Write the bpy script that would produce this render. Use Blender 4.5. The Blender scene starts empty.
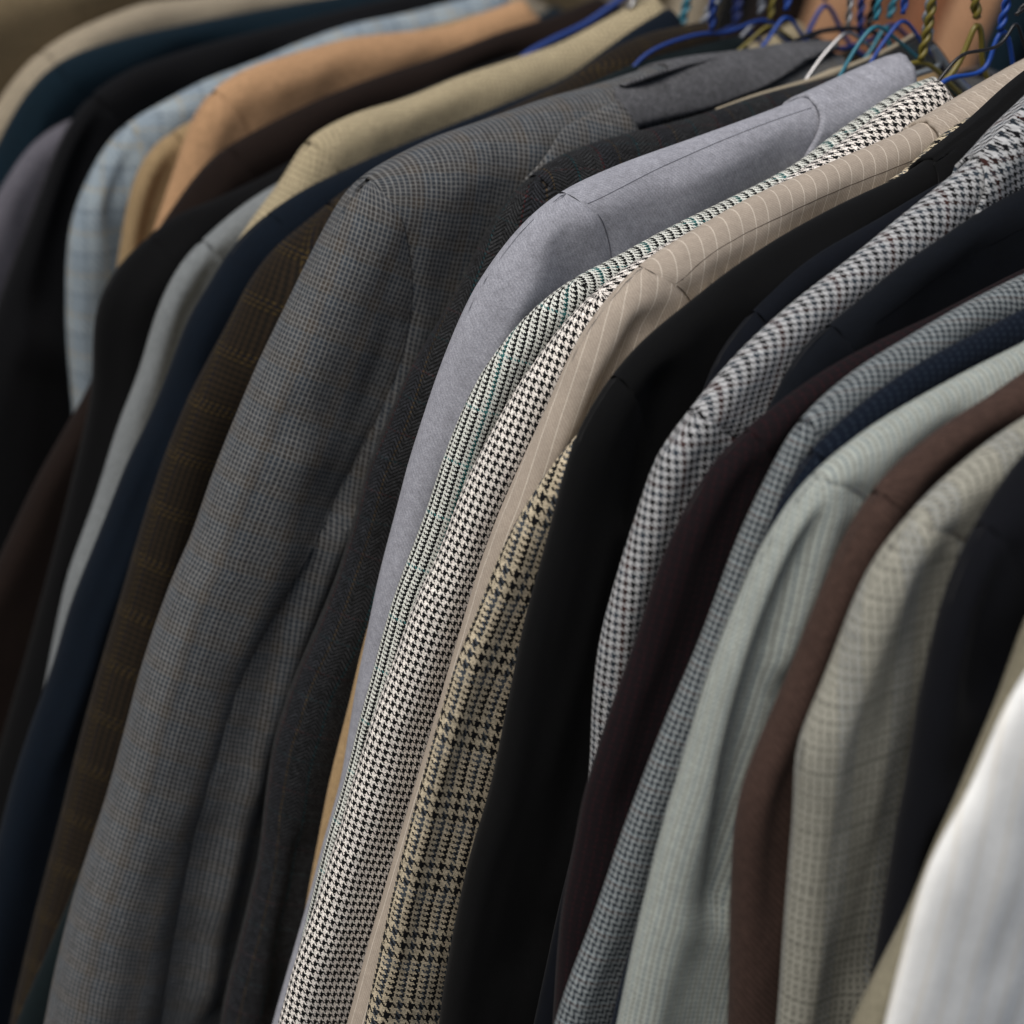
import bpy, math, random
import numpy as np

# ------------------------------------------------------------------ camera
SC = bpy.context.scene
COL = SC.collection
K = 1.15                                     # metres per calibration unit
F_PX = 2400.0
YAW, PITCH, ROLL = 0.9126, 0.27455, -0.2255
CAM = np.array([-0.70923, -0.74421, 0.06245]) * K
FW = np.array([math.cos(YAW)*math.cos(PITCH), math.sin(YAW)*math.cos(PITCH), -math.sin(PITCH)])
R0 = np.array([math.sin(YAW), -math.cos(YAW), 0.0])
U0 = np.cross(R0, FW)
RT = R0*math.cos(ROLL) - U0*math.sin(ROLL)
UP = U0*math.cos(ROLL) + R0*math.sin(ROLL)

from mathutils import Matrix, Vector
cd = bpy.data.cameras.new('camera'); cam = bpy.data.objects.new('camera', cd); COL.objects.link(cam)
M = Matrix(((RT[0], UP[0], -FW[0], CAM[0]), (RT[1], UP[1], -FW[1], CAM[1]), (RT[2], UP[2], -FW[2], CAM[2]), (0, 0, 0, 1)))
cam.matrix_world = M
cd.sensor_width = 36; cd.sensor_fit = 'HORIZONTAL'; cd.lens = F_PX/1024*36
cd.clip_start = 0.02; cd.clip_end = 400
cd.dof.use_dof = True; cd.dof.focus_distance = 0.97; cd.dof.aperture_fstop = 5.5
SC.camera = cam

# ------------------------------------------------------------------ light
W = bpy.data.worlds.new('World'); SC.world = W; W.use_nodes = True
wn = W.node_tree.nodes; wl = W.node_tree.links; wn.clear()
sky = wn.new('ShaderNodeTexSky'); sky.sky_type = 'NISHITA'; sky.sun_disc = False
SUN_EL, SUN_AZ = math.radians(50), math.radians(190)      # azimuth measured from +x, anticlockwise
sky.sun_elevation = SUN_EL; sky.sun_rotation = math.radians(90) - SUN_AZ
sky.air_density = 1.0; sky.dust_density = 4.0; sky.ozone_density = 1.0
bg = wn.new('ShaderNodeBackground'); bg.inputs[1].default_value = 0.07
wo = wn.new('ShaderNodeOutputWorld'); wl.new(sky.outputs[0], bg.inputs[0]); wl.new(bg.outputs[0], wo.inputs[0])
sl = bpy.data.lights.new('sun', 'SUN'); sl.energy = 2.6; sl.angle = math.radians(45); sl.color = (1, 0.965, 0.92)
sun = bpy.data.objects.new('sun', sl); COL.objects.link(sun)
sd = Vector((math.cos(SUN_AZ)*math.cos(SUN_EL), math.sin(SUN_AZ)*math.cos(SUN_EL), math.sin(SUN_EL)))
sun.rotation_euler = sd.to_track_quat('Z', 'Y').to_euler()
SC.view_settings.view_transform = 'Standard'; SC.view_settings.look = 'None'
SC.view_settings.gamma = 1; SC.view_settings.use_curve_mapping = False
SC.view_settings.exposure = -0.06
SC.cycles.max_bounces = 6; SC.cycles.diffuse_bounces = 3

# ------------------------------------------------------------------ projection helpers
def ray(px, py):
    return FW + RT*((px-512)/F_PX) + UP*((512-py)/F_PX)
def onplane(px, py, Y):
    d = ray(px, py); t = (Y-CAM[1])/d[1]
    p = CAM + d*t
    return p[0], p[2]
def jac(P):
    """d(pixel)/d(world) at P : 2x3, image y up"""
    d = P-CAM; w = d@FW; a = d@RT; b = d@UP
    return np.array([F_PX*(RT*w-FW*a)/w**2, F_PX*(UP*w-FW*b)/w**2])

def resample(P, n=None, step=None):
    P = np.asarray(P, float)
    s = np.r_[0, np.cumsum(np.linalg.norm(np.diff(P, axis=0), axis=1))]
    if n is None: n = max(4, int(s[-1]/step)+1)
    t = np.linspace(0, s[-1], n)
    return np.stack([np.interp(t, s, P[:, k]) for k in range(P.shape[1])], 1)
def smooth(P, sig, n_pad=True):
    """gaussian smoothing along index, ends kept"""
    k = int(3*sig)+1; g = np.exp(-0.5*(np.arange(-k, k+1)/sig)**2); g /= g.sum()
    Q = np.concatenate([2*P[0]-P[k:0:-1], P, 2*P[-1]-P[-2:-k-2:-1]])
    return np.stack([np.convolve(Q[:, c], g, 'valid') for c in range(P.shape[1])], 1)
def dist_poly(X, Z, L):
    """distance of points to polyline L (m,2)"""
    sh = X.shape; p = np.stack([X.ravel(), Z.ravel()], 1)
    best = np.full(len(p), 1e9)
    a = L[:-1]; b = L[1:]; ab = b-a; l2 = (ab**2).sum(1)+1e-12
    for k in range(len(a)):
        t = np.clip(((p-a[k])@ab[k])/l2[k], 0, 1)
        q = a[k]+t[:, None]*ab[k]
        best = np.minimum(best, ((p-q)**2).sum(1))
    return np.sqrt(best).reshape(sh)
def prof(u):
    u = np.clip(u, 0, 1); return np.sqrt(np.clip(1-(1-u)**2, 0, 1))
def sstep(a, b, x):
    t = np.clip((x-a)/(b-a), 0, 1); return t*t*(3-2*t)

# ------------------------------------------------------------------ object helpers
def tag(o, label=None, cat=None, group=None, kind=None):
    if label: o['label'] = label
    if cat: o['category'] = cat
    if group: o['group'] = group
    if kind: o['kind'] = kind
    return o
def empty(name, loc):
    o = bpy.data.objects.new(name, None); o.location = loc; o.empty_display_size = .02
    COL.objects.link(o); return o
def mesh_obj(name, V, Fc, mat, parent=None, uv=None, smooth_=True):
    me = bpy.data.meshes.new(name)
    me.from_pydata([tuple(map(float, v)) for v in V], [], Fc)
    if uv is not None:
        lay = me.uv_layers.new(name='UVMap')
        li = np.empty(len(me.loops), dtype=np.int32); me.loops.foreach_get('vertex_index', li)
        lay.data.foreach_set('uv', np.asarray(uv, np.float32)[li].ravel())
    if smooth_: me.polygons.foreach_set('use_smooth', [True]*len(me.polygons))
    me.materials.append(mat); me.update()
    o = bpy.data.objects.new(name, me); COL.objects.link(o)
    if parent is not None:
        o.parent = parent; o.matrix_parent_inverse = Matrix.Translation(-Vector(parent.location))
    return o
def grid_faces(nr, nc, off=0, flip=False):
    f = []
    for i in range(nr-1):
        for j in range(nc-1):
            a = off+i*nc+j; q = (a, a+1, a+nc+1, a+nc)
            f.append(q[::-1] if flip else q)
    return f
def tube(pts, r, n=8, close=False):
    pts = np.asarray(pts, float); V = []; m = len(pts)
    T = np.gradient(pts, axis=0); T /= np.linalg.norm(T, axis=1)[:, None]+1e-12
    nrm = np.cross(T[0], [0.3, 0.2, 1.0]); nrm /= np.linalg.norm(nrm)
    rr = np.broadcast_to(r, (m,))
    for i in range(m):
        nrm = nrm-T[i]*(nrm@T[i]); nrm /= np.linalg.norm(nrm); b = np.cross(T[i], nrm)
        for k in range(n):
            a = 2*math.pi*k/n
            V.append(pts[i]+rr[i]*(nrm*math.cos(a)+b*math.sin(a)))
    Fc = []
    for i in range(m-1):
        for k in range(n):
            Fc.append((i*n+k, i*n+(k+1) % n, (i+1)*n+(k+1) % n, (i+1)*n+k))
    Fc.append(tuple(range(n))[::-1]); Fc.append(tuple((m-1)*n+k for k in range(n)))
    return V, Fc
def tubes(list_):
    V = []; Fc = []
    for v, f in list_:
        o = len(V); V += list(v); Fc += [tuple(i+o for i in q) for q in f]
    return V, Fc

# ------------------------------------------------------------------ node expressions
class X:
    def __init__(s, nt, v): s.nt = nt; s.v = v
    def _m(s, op, *a):
        n = s.nt.nodes.new('ShaderNodeMath'); n.operation = op
        for i, x in enumerate((s,)+a):
            x = x.v if isinstance(x, X) else x
            if isinstance(x, (int, float)): n.inputs[i].default_value = x
            else: s.nt.links.new(x, n.inputs[i])
        return X(s.nt, n.outputs[0])
    def __add__(s, o): return s._m('ADD', o)
    def __sub__(s, o): return s._m('SUBTRACT', o)
    def __mul__(s, o): return s._m('MULTIPLY', o)
    def floor(s): return s._m('FLOOR')
    def fract(s): return s._m('FRACT')
    def lt(s, o): return s._m('LESS_THAN', o)
    def pingpong(s, o): return s._m('PINGPONG', o)
def ramp(nt, fac, bands):
    n = nt.nodes.new('ShaderNodeValToRGB'); cr = n.color_ramp; cr.interpolation = 'CONSTANT'
    tot = sum(b[0] for b in bands); acc = 0
    for i, (c, col) in enumerate(bands):
        if i == 0: e = cr.elements[0]; e.position = 0
        elif i == 1: e = cr.elements[1]; e.position = acc/tot
        else: e = cr.elements.new(acc/tot)
        e.color = (*col, 1); acc += c
    if len(bands) == 1: cr.elements[1].color = (*bands[0][1], 1)
    nt.links.new(fac.v, n.inputs[0]); return n.outputs[0]
def mix(nt, fac, a, b, mode='MIX'):
    n = nt.nodes.new('ShaderNodeMix'); n.data_type = 'RGBA'; n.blend_type = mode
    if isinstance(fac, X): nt.links.new(fac.v, n.inputs[0])
    elif isinstance(fac, (int, float)): n.inputs[0].default_value = fac
    else: nt.links.new(fac, n.inputs[0])
    for k, v in ((6, a), (7, b)):
        if isinstance(v, tuple): n.inputs[k].default_value = (*v, 1)
        else: nt.links.new(v, n.inputs[k])
    return n.outputs[2]
def noise(nt, vec, scale, detail=2, rough=.5, dim='3D'):
    n = nt.nodes.new('ShaderNodeTexNoise'); n.inputs['Scale'].default_value = scale
    n.inputs['Detail'].default_value = detail; n.inputs['Roughness'].default_value = rough
    nt.links.new(vec, n.inputs['Vector']); return n.outputs[0]

def fabric(name, T, warp, weft=None, herring=0, fuzz=.25, wob=.0006, sheen=.035, rough=.9, bump=.25, lint=0.0, stripe=None, grid=None):
    """woven cloth: T thread pitch (m); warp/weft = [(threads, colour), ...]; 2/2 twill, or herringbone"""
    weft = weft or warp
    m = bpy.data.materials.new(name); m.use_nodes = True; nt = m.node_tree; nt.nodes.clear()
    out = nt.nodes.new('ShaderNodeOutputMaterial'); bs = nt.nodes.new('ShaderNodeBsdfPrincipled')
    nt.links.new(bs.outputs[0], out.inputs[0])
    uvn = nt.nodes.new('ShaderNodeUVMap'); uv = uvn.outputs[0]
    # slight wander of the threads
    nz = nt.nodes.new('ShaderNodeTexNoise'); nz.inputs['Scale'].default_value = 22; nz.inputs['Detail'].default_value = 2
    nt.links.new(uv, nz.inputs['Vector'])
    vm = nt.nodes.new('ShaderNodeVectorMath'); vm.operation = 'MULTIPLY_ADD'
    nt.links.new(nz.outputs[1], vm.inputs[0]); vm.inputs[1].default_value = (wob*2.5,)*3; nt.links.new(uv, vm.inputs[2])
    sp = nt.nodes.new('ShaderNodeSeparateXYZ'); nt.links.new(vm.outputs[0], sp.inputs[0])
    u = X(nt, sp.outputs[0])*(1/T)+4000; v = X(nt, sp.outputs[1])*(1/T)+4000
    i = u.floor(); j = v.floor()
    nw = sum(b[0] for b in warp); nf = sum(b[0] for b in weft)
    cw = ramp(nt, ((i+.5)*(1/nw)).fract(), warp); cf = ramp(nt, ((j+.5)*(1/nf)).fract(), weft)
    ii = i.pingpong(herring) if herring else i
    mask = ((ii+j+.5)*.25).fract().lt(.5)
    c = mix(nt, mask, cf, cw)
    if stripe:                               # (spacing m, width m, colour, strength)
        st = (X(nt, sp.outputs[0])*(1/stripe[0])+200).fract().lt(stripe[1]/stripe[0])
        c = mix(nt, st*stripe[3], c, stripe[2])
    if grid:                                 # (pitch m, line m, colour, strength) both ways
        ga = (X(nt, sp.outputs[0])*(1/grid[0])+200).fract().lt(grid[1]/grid[0])
        gb = (X(nt, sp.outputs[1])*(1/grid[0])+200).fract().lt(grid[1]/grid[0])
        c = mix(nt, ga*grid[3], c, grid[2]); c = mix(nt, gb*(grid[3]*.7), c, grid[2])
    # yarn irregularity: fine fibre noise and slubs
    fz = noise(nt, uv, 1500, 3, .7)
    mr = nt.nodes.new('ShaderNodeMapRange'); nt.links.new(fz, mr.inputs[0])
    mr.inputs[1].default_value = .3; mr.inputs[2].default_value = .7
    mr.inputs[3].default_value = 1-fuzz; mr.inputs[4].default_value = 1+fuzz
    c = mix(nt, 1.0, c, mr.outputs[0], 'MULTIPLY')
    lf = noise(nt, uv, 60, 4, .6)
    mr2 = nt.nodes.new('ShaderNodeMapRange'); nt.links.new(lf, mr2.inputs[0])
    mr2.inputs[1].default_value = .3; mr2.inputs[2].default_value = .7
    mr2.inputs[3].default_value = .93; mr2.inputs[4].default_value = 1.07
    c = mix(nt, 1.0, c, mr2.outputs[0], 'MULTIPLY')
    mf = noise(nt, uv, 330, 3, .65)
    mr3 = nt.nodes.new('ShaderNodeMapRange'); nt.links.new(mf, mr3.inputs[0])
    mr3.inputs[1].default_value = .3; mr3.inputs[2].default_value = .7
    mr3.inputs[3].default_value = 1-fuzz*.55; mr3.inputs[4].default_value = 1+fuzz*.55
    c = mix(nt, 1.0, c, mr3.outputs[0], 'MULTIPLY')
    if lint:
        vo = nt.nodes.new('ShaderNodeTexVoronoi'); vo.inputs['Scale'].default_value = 28; nt.links.new(uv, vo.inputs['Vector'])
        l = X(nt, vo.outputs['Distance']).lt(.018)
        c = mix(nt, l*lint, c, (.45, .45, .45))
    nt.links.new(c, bs.inputs['Base Color'])
    bs.inputs['Roughness'].default_value = rough; bs.inputs['Specular IOR Level'].default_value = .15
    bs.inputs['Sheen Weight'].default_value = sheen; bs.inputs['Sheen Roughness'].default_value = .5
    if bump:
        # rounded yarn height
        fu = (u.fract()-.5)._m('ABSOLUTE'); fv = (v.fract()-.5)._m('ABSOLUTE')
        h = X(nt, fz)*.9 - (fu+fv)*.5
        b = nt.nodes.new('ShaderNodeBump'); b.inputs['Strength'].default_value = bump; b.inputs['Distance'].default_value = T*.7
        nt.links.new(h.v, b.inputs['Height']); nt.links.new(b.outputs[0], bs.inputs['Normal'])
    return m
def plain(name, col, rough=.9, var=.12, T=.0004, **kw):
    a = tuple(c*(1+var) for c in col); b = tuple(c*(1-var) for c in col)
    return fabric(name, T, [(1, a)], [(1, b)], rough=rough, **kw)
def simple(name, col, rough=.4, metallic=0, spec=.5, nscale=0, amt=.15):
    m = bpy.data.materials.new(name); m.use_nodes = True; nt = m.node_tree; bs = nt.nodes['Principled BSDF']
    bs.inputs['Base Color'].default_value = (*col, 1); bs.inputs['Roughness'].default_value = rough
    bs.inputs['Metallic'].default_value = metallic; bs.inputs['Specular IOR Level'].default_value = spec
    if nscale:
        tc = nt.nodes.new('ShaderNodeTexCoord'); nz = noise(nt, tc.outputs['Object'], nscale, 4, .6)
        lo = tuple(c*(1-amt) for c in col); hi = tuple(min(1, c*(1+amt)) for c in col)
        nt.links.new(mix(nt, nz, lo, hi), bs.inputs['Base Color'])
    return m
def s(r, g, b):                               # sRGB 0..255 -> linear
    f = lambda c: ((c/255+.055)/1.055)**2.4 if c > 10.3 else c/255/12.92
    c = np.array([f(r), f(g), f(b)]); y = c@np.array([.21, .72, .07])
    c = np.clip(y + (c-y)*(1.08-.18*min(1, y/.2)), 0, 1)
    return tuple(c*(.15+.77*min(1, y/.40)**.55+.07*(y > .6)))

# ------------------------------------------------------------------ jacket builder
XN = -0.045*K
def wrinkle(seed, amp, lx, lz):
    rg = np.random.default_rng(seed); n = 10
    ks = rg.normal(size=(n, 2))*np.array([1/lx, 1/lz]); ph = rg.uniform(0, 6.28, n); am = rg.uniform(.4, 1, n)
    am *= amp/np.sqrt((am**2).sum()/2)
    return lambda x, z: sum(a*np.sin(k[0]*x+k[1]*z+p) for a, k, p in zip(am, ks, ph))

def jacket(name, label, mat, y, th, out, tip, seam=None, seamvis=.3, inner=None, folds=(), collar=None,
           seams=(), r=None, rr=None, sw=.115, wr=.0012, seed=0, seamcol=None, res=1.0, group='jackets hanging on the long rail',
           cat='jacket', px=True, lapels=(), hem=.74, necky='ext'):
    Y = y*K; w = th*K; r = r or max(.0085, w*.52); rr = rr or r*.9
    # --- outline in the jacket's own plane, corrected so that its rounded edge follows the traced outline
    if px: P = np.array([onplane(a, b, Y) for a, b in out]); tp = np.array(onplane(*tip, Y))
    else: P = np.array(out, float); tp = np.array(tip, float)
    P = resample(P, step=.003)
    P = smooth(P, 2.0)
    if px:
        T = np.gradient(P, axis=0); T /= np.linalg.norm(T, axis=1)[:, None]
        N = np.stack([-T[:, 1], T[:, 0]], 1)                  # candidate inward normal
        mid = np.array([P[:, 0].mean()+.12, P[:, 1].min()])
        if ((mid-P)*N).sum() < 0: N = -N
        th_ = np.linspace(0, math.pi/2, 16); Q = P.copy()
        for k in range(len(P)):
            J = jac(np.array([P[k, 0], Y, P[k, 1]]))
            n3 = np.array([N[k, 0], 0, N[k, 1]]); t3 = np.array([T[k, 0], 0, T[k, 1]])
            ti = J@t3; mi = np.array([-ti[1], ti[0]]); mi /= np.linalg.norm(mi)
            if mi@(J@n3) > 0: mi = -mi
            o = n3[None]*(r*(1-np.cos(th_)))[:, None] + np.array([0, 1, 0])[None]*(w/2*np.sin(th_))[:, None]
            o2 = o*np.array([1, -1, 1])
            h = max((o@J.T@mi).max(), (o2@J.T@mi).max())
            Q[k] = P[k] + N[k]*min(.012, h/-(mi@(J@n3)))
        P = smooth(Q, 2.0)
    ntip = int(np.argmin(((P-tp)**2).sum(1)))
    ntip = min(max(ntip, 2), len(P)-4)
    # extend the ridge to the neck and the sleeve to the cuff
    if P[0, 0] < XN-.004 and necky != 'own':
        d = P[0]-P[min(12, ntip)]; d /= np.linalg.norm(d); d = d*.75+np.array([.94, .34])*.25
        t = (XN-P[0, 0])/d[0]; n = max(2, int(t/.003))
        P = np.concatenate([P[0]+d*np.linspace(t, t/n, n)[:, None], P]); ntip += n
    cuff = -.66
    if P[-1, 1] > cuff:
        d = P[-1]-P[max(-25, -len(P)+1)]; d /= np.linalg.norm(d); q = [P[-1]]
        while q[-1][1] > cuff:
            d = d*.985+np.array([.03, -1])*.015; d /= np.linalg.norm(d); q.append(q[-1]+d*.004)
        P = np.concatenate([P, np.array(q[1:])])
    ridge = P[:ntip+1]; S = P[ntip:]
    xc = P[0, 0] + .05
    # --- seam curve (tip -> armpit) and inner sleeve edge
    if seam is not None:
        C = resample(np.array([onplane(a, b, Y-w/2) for a, b in seam]), 40)
        sc = np.r_[0, np.cumsum(np.linalg.norm(np.diff(C, axis=0), axis=1))]
        C = C+(P[ntip]-C[0])[None]*np.exp(-sc/.03)[:, None]
        if C[-1, 1] > P[ntip, 1]-.11:
            C = np.concatenate([C, [[C[-1, 0]+.004, P[ntip, 1]-.115]]])
    else:
        C = P[ntip]+np.array([[0, 0], [.014, -.012], [.026, -.034], [.034, -.062], [.038, -.095], [.042, -.13]])
    C = smooth(resample(C, 60), 2.5); C[0] = P[ntip]
    nrow = int(90*res); sl = np.r_[0, np.cumsum(np.linalg.norm(np.diff(S, axis=0), axis=1))]
    ka = np.linalg.norm(np.diff(C, axis=0), axis=1).sum()*.97             # arc position of the armpit on the outline
    tt = np.unique(np.r_[np.linspace(0, 1, nrow)**1.15*sl[-1]])
    L = np.stack([np.interp(tt, sl, S[:, c]) for c in (0, 1)], 1)
    if inner is not None:
        I = np.array([onplane(a, b, Y-w/2) for a, b in inner]); I[0] = C[-1]
        I = smooth(resample(I, step=.004), 3)
        d = I[-1]-I[-20]; d /= np.linalg.norm(d); q = [I[-1]]
        while q[-1][1] > cuff: d = d*.98+np.array([.03, -1])*.02; q.append(q[-1]+d*.004)
        I = np.concatenate([I, np.array(q[1:])])
    else:
        lo = L[tt > ka]; d0 = C[-1]-np.array([np.interp(ka, sl, S[:, 0]), np.interp(ka, sl, S[:, 1])])
        f = np.linspace(0, 1, len(lo))[:, None]
        I = lo + d0*(1-sstep(0, .5, f)) + np.array([sw, 0.0])*sstep(0, .5, f)
        I[0] = C[-1]
    below = tt > ka
    Cq = resample(C, max(2, int((~below).sum()))); Iq = resample(I, int(below.sum())+1)[1:]
    Rr = np.concatenate([Cq, Iq]); Rr = np.concatenate([Rr[:1], smooth(Rr, 1.5)[1:]])
    arm = C[-1]
    wf = wrinkle(seed*7+3, wr*1.25, .017, .10); wf2 = wrinkle(seed*5+1, .00028, .0045, .012)
    rs = np.random.default_rng(seed*31+5); cr = []
    for q in range(7):                                       # soft creases that run off the elbow and the armpit
        za = tp[1]-rs.uniform(.10, .42); x0 = tp[0]+rs.uniform(-.06, .05); an = rs.uniform(-.55, .5)
        cr.append((np.array([[x0, za], [x0+.05*math.cos(an), za+.06*math.sin(an)-.02]]), rs.uniform(.005, .011), rs.uniform(-1, 1)*wr*2.6))
    fl = [(smooth(resample(np.array([onplane(a, b, Y-w/2) for a, b in pl]), 30), 2), wd, dp) for pl, wd, dp in folds]
    Pd = P[::2]
    def height(Xg, Zg, sleeve_part):
        d = dist_poly(Xg, Zg, Pd)
        h = w/2*prof(d/r)
        ex = wf(Xg, Zg)*prof(d/.02)+wf2(Xg, Zg)
        for pl, wd, dp in fl+cr:
            ex = ex + dp*np.exp(-(dist_poly(Xg, Zg, pl)/wd)**2)*prof(d/.012)
        sd_ = dist_poly(Xg, Zg, C)
        ex = ex + (.0010*np.exp(-(sd_/.0022)**2))*seamvis - .0008*np.exp(-((sd_-.006)/.004)**2)*seamvis
        return h, np.minimum(ex*sstep(.001, .011, d), .6*h), d
    root = empty(name, (xc, Y, -.78)); tag(root, label, cat, group)
    def sheet(nm, Ln, Rn, mirror=False, side='sleeve', ncol=40):
        q = np.linspace(0, 1, ncol); g = (1-np.cos(math.pi*q))/2*.55+q**2*.45
        G = Ln[:, None, :]+(Rn-Ln)[:, None, :]*g[None, :, None]
        Xg, Zg = G[..., 0], G[..., 1]
        h, ex, d = height(Xg, Zg, side == 'sleeve')
        bl = sstep(ka, ka+.11, tt)[:, None]
        dI = dist_poly(Xg, Zg, I[::2])
        pr = prof(dI/(r*1.1)); h = h*(1-bl+bl*pr)
        yn = Y-h+ex*(1-bl+bl*pr); yf = Y+h
        XX = np.concatenate([Xg[:, ::-1], Xg[:, 1:]], 1); ZZ = np.concatenate([Zg[:, ::-1], Zg[:, 1:]], 1)
        YY = np.concatenate([yf[:, ::-1], yn[:, 1:]], 1)
        V3 = np.stack([XX, YY, ZZ], -1)
        V4 = np.stack([XX, np.concatenate([yf[:, ::-1], (Y-h)[:, 1:]], 1), ZZ], -1)
        nc = XX.shape[1]; seg = np.linalg.norm(np.diff(V4, axis=1), axis=2); ua = np.concatenate([np.zeros((len(tt), 1)), np.cumsum(seg, 1)], 1)
        ua -= ua[:, ncol-1:ncol]
        # cloth runs straight down from the sleeve head: near the seam the grain is planar, lower down it follows the sleeve
        kk = min(int(np.searchsorted(tt, ka)), len(tt)-3); ax = L[min(kk+6, len(L)-1)]-L[max(kk-6, 0)]; ax /= np.linalg.norm(ax); nv_ = np.array([-ax[1], ax[0]])
        ro = Rn[kk]-L[kk]
        if nv_@ro < 0: nv_ = -nv_
        rel = V4[..., [0, 2]]-L[kk]; rw = V4[..., [0, 2]]-L[:, None, :]
        surplus = np.abs(ua)-np.linalg.norm(rw, axis=2); surplus = np.where(np.arange(nc)[None] < ncol-1, -np.abs(ua)-((rw)@nv_), surplus)
        surplus = smooth(np.where(tt[:, None] > 0, surplus, surplus[6:7]), 5)
        up = rel@nv_+surplus; vp = -(tt[kk]+rel@ax)
        wq = sstep(.55*ka, 1.15*ka, tt)[:, None]
        uu = ua*wq+up*(1-wq); vv = -np.repeat(tt[:, None], nc, 1)*wq+vp*(1-wq)
        if mirror: V3 = V3.copy(); V3[..., 0] = 2*xc-V3[..., 0]
        return mesh_obj(nm, V3.reshape(-1, 3), grid_faces(len(tt), nc, flip=mirror), mat, root, np.stack([uu, vv], -1).reshape(-1, 2))
    sheet('sleeve', L, Rr, False, ncol=int(40*res)); sheet('sleeve', L, Rr, True, ncol=14)
    # --- body: columns hang from the ridge
    rl = resample(ridge[::-1], 2+int(44*res))                 # tip -> neck
    tq = (1-np.cos(math.pi*np.linspace(0, 1, len(rl))))/2*.4+np.linspace(0, 1, len(rl))*.6
    ln = np.linspace(0, 1, len(rl)); rl = np.stack([np.interp(tq, ln, rl[:, c]) for c in (0, 1)], 1)
    zb = -hem; nv = int(64*res); vq = np.linspace(0, 1, nv)**1.9
    Id = I[::6][1:]; c0 = np.concatenate([C, np.stack([Id[:, 0]-.014*sstep(0, .05, C[-1, 1]-Id[:, 1]), Id[:, 1]], 1)])
    if c0[-1, 1] > zb: c0 = np.concatenate([c0, [[c0[-1, 0], zb]]])
    s0 = np.r_[0, np.cumsum(np.linalg.norm(np.diff(c0, axis=0), axis=1))]
    C0 = np.stack([np.interp(vq*s0[-1], s0, c0[:, c]) for c in (0, 1)], 1)
    neck = rl[-1]; nx = 9
    dip = np.stack([np.linspace(neck[0], xc, nx), neck[1]-.022*np.sin(np.linspace(0, math.pi/2, nx))], 1)[1:]
    tops = np.concatenate([rl, dip]); nT = len(tops)
    a = np.r_[np.linspace(0, 1, len(rl)), np.ones(nx-1)][:, None, None]
    c1 = np.stack([np.zeros(nv), -vq], 1)
    G = tops[:, None, :]+(C0-C0[0])[None]*(1-a)+a*c1[None]*(tops[:, None, 1:2]-zb)
    G[..., 1] = np.maximum(G[..., 1], zb)
    sh = .004*sstep(0, .012, np.r_[0, np.cumsum(np.linalg.norm(np.diff(G[0], axis=0), axis=1))])
    G = np.concatenate([G[:1]-np.stack([sh, sh*.2], 1)[None], G]); tops = np.concatenate([tops[:1], tops]); nT += 1
    tuck = np.zeros((nT, nv)); tuck[0] = .0010*sh/.004
    Xg, Zg = G[..., 0], G[..., 1]
    h, ex, d = height(Xg, Zg, False)
    # rounding at the neck dip follows the column itself
    dcol = np.concatenate([np.zeros((nT, 1)), np.cumsum(np.linalg.norm(np.diff(G, axis=1), axis=2), 1)], 1)
    isn = (np.arange(nT) >= len(rl)+1)[:, None]
    h = np.where(isn, w/2*prof(dcol/r), h)
    rec = sstep(arm[1]+.02, arm[1]-.04, Zg)*.22
    h = h*(1-rec)
    if collar:                                               # the body drops a little under the collar
        cx = onplane(*collar['edge'][0], Y)[0] if px else collar['x']
        Zg = Zg-(.0035*sstep(cx-.002, cx+.004, Xg))*np.exp(-dcol/.02)
    yn = np.minimum(Y-h+ex+tuck, Y+h); yf = Y+h
    XX = np.concatenate([Xg[:, ::-1], Xg[:, 1:]], 1); ZZ = np.concatenate([Zg[:, ::-1], Zg[:, 1:]], 1); YY = np.concatenate([yf[:, ::-1], yn[:, 1:]], 1)
    V3 = np.stack([XX, YY, ZZ], -1); nc = XX.shape[1]
    V5 = np.stack([XX, np.concatenate([yf[:, ::-1], (Y-h)[:, 1:]], 1), ZZ], -1)
    va = np.concatenate([np.zeros((nT, 1)), np.cumsum(np.linalg.norm(np.diff(V5, axis=1), axis=2), 1)], 1); va -= va[:, nv-1:nv]
    vv = tops[:, 1:2]-va; uu = XX.copy()
    # on the rounded shoulder top the ground of the cloth keeps its length along the ridge
    Vm = V3[:-1][::-1].copy(); Vm[..., 0] = 2*xc-Vm[..., 0]
    VV = np.concatenate([V3, Vm]); U2 = np.concatenate([uu, 2*xc-uu[:-1][::-1]+.5]); V2 = np.concatenate([vv, vv[:-1][::-1]])
    mesh_obj('body', VV.reshape(-1, 3), grid_faces(len(VV), nc, flip=True), mat, root, np.stack([U2, V2], -1).reshape(-1, 2))
    def surf_y(x, z):
        xa = np.array([[x]]); za = np.array([[z]]); hh, e, _ = height(xa, za, False); return float(Y-hh+e)
    # --- collar: folds over the neck end of the ridge, on both faces
    if collar:
        e = np.array([onplane(a_, b_, Y-w/2-.004) for a_, b_ in collar['edge']]) if px else None
        if e is None:
            k0 = int(np.argmin(abs(ridge[:, 0]-collar['x']))); e = np.array([ridge[k0], ridge[k0]+[-.004, -.05]])
        k0 = int(np.argmin(((ridge-e[0])**2).sum(1)))
        top = resample(ridge[:k0+1][::-1], 22) if k0 > 3 else resample(np.array([ridge[0]-[.03, .01], ridge[0]]), 22)
        if 'low' in collar:
            low = np.array([onplane(a_, b_, Y-w/2-.004) for a_, b_ in collar['low']])
        else:
            low = np.array([e[-1], top[-1]+np.array([-.002, -.06])])
        low = smooth(resample(low, 22), 1.2)
        e = smooth(resample(e, 20), 1.5)
        se = np.r_[0, np.cumsum(np.linalg.norm(np.diff(e, axis=0), axis=1))]
        e = e+(top[0]-e[0])[None]*np.exp(-se/.012)[:, None]
        nn = 20; vq2 = np.linspace(0, 1, nn)**1.5
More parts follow.
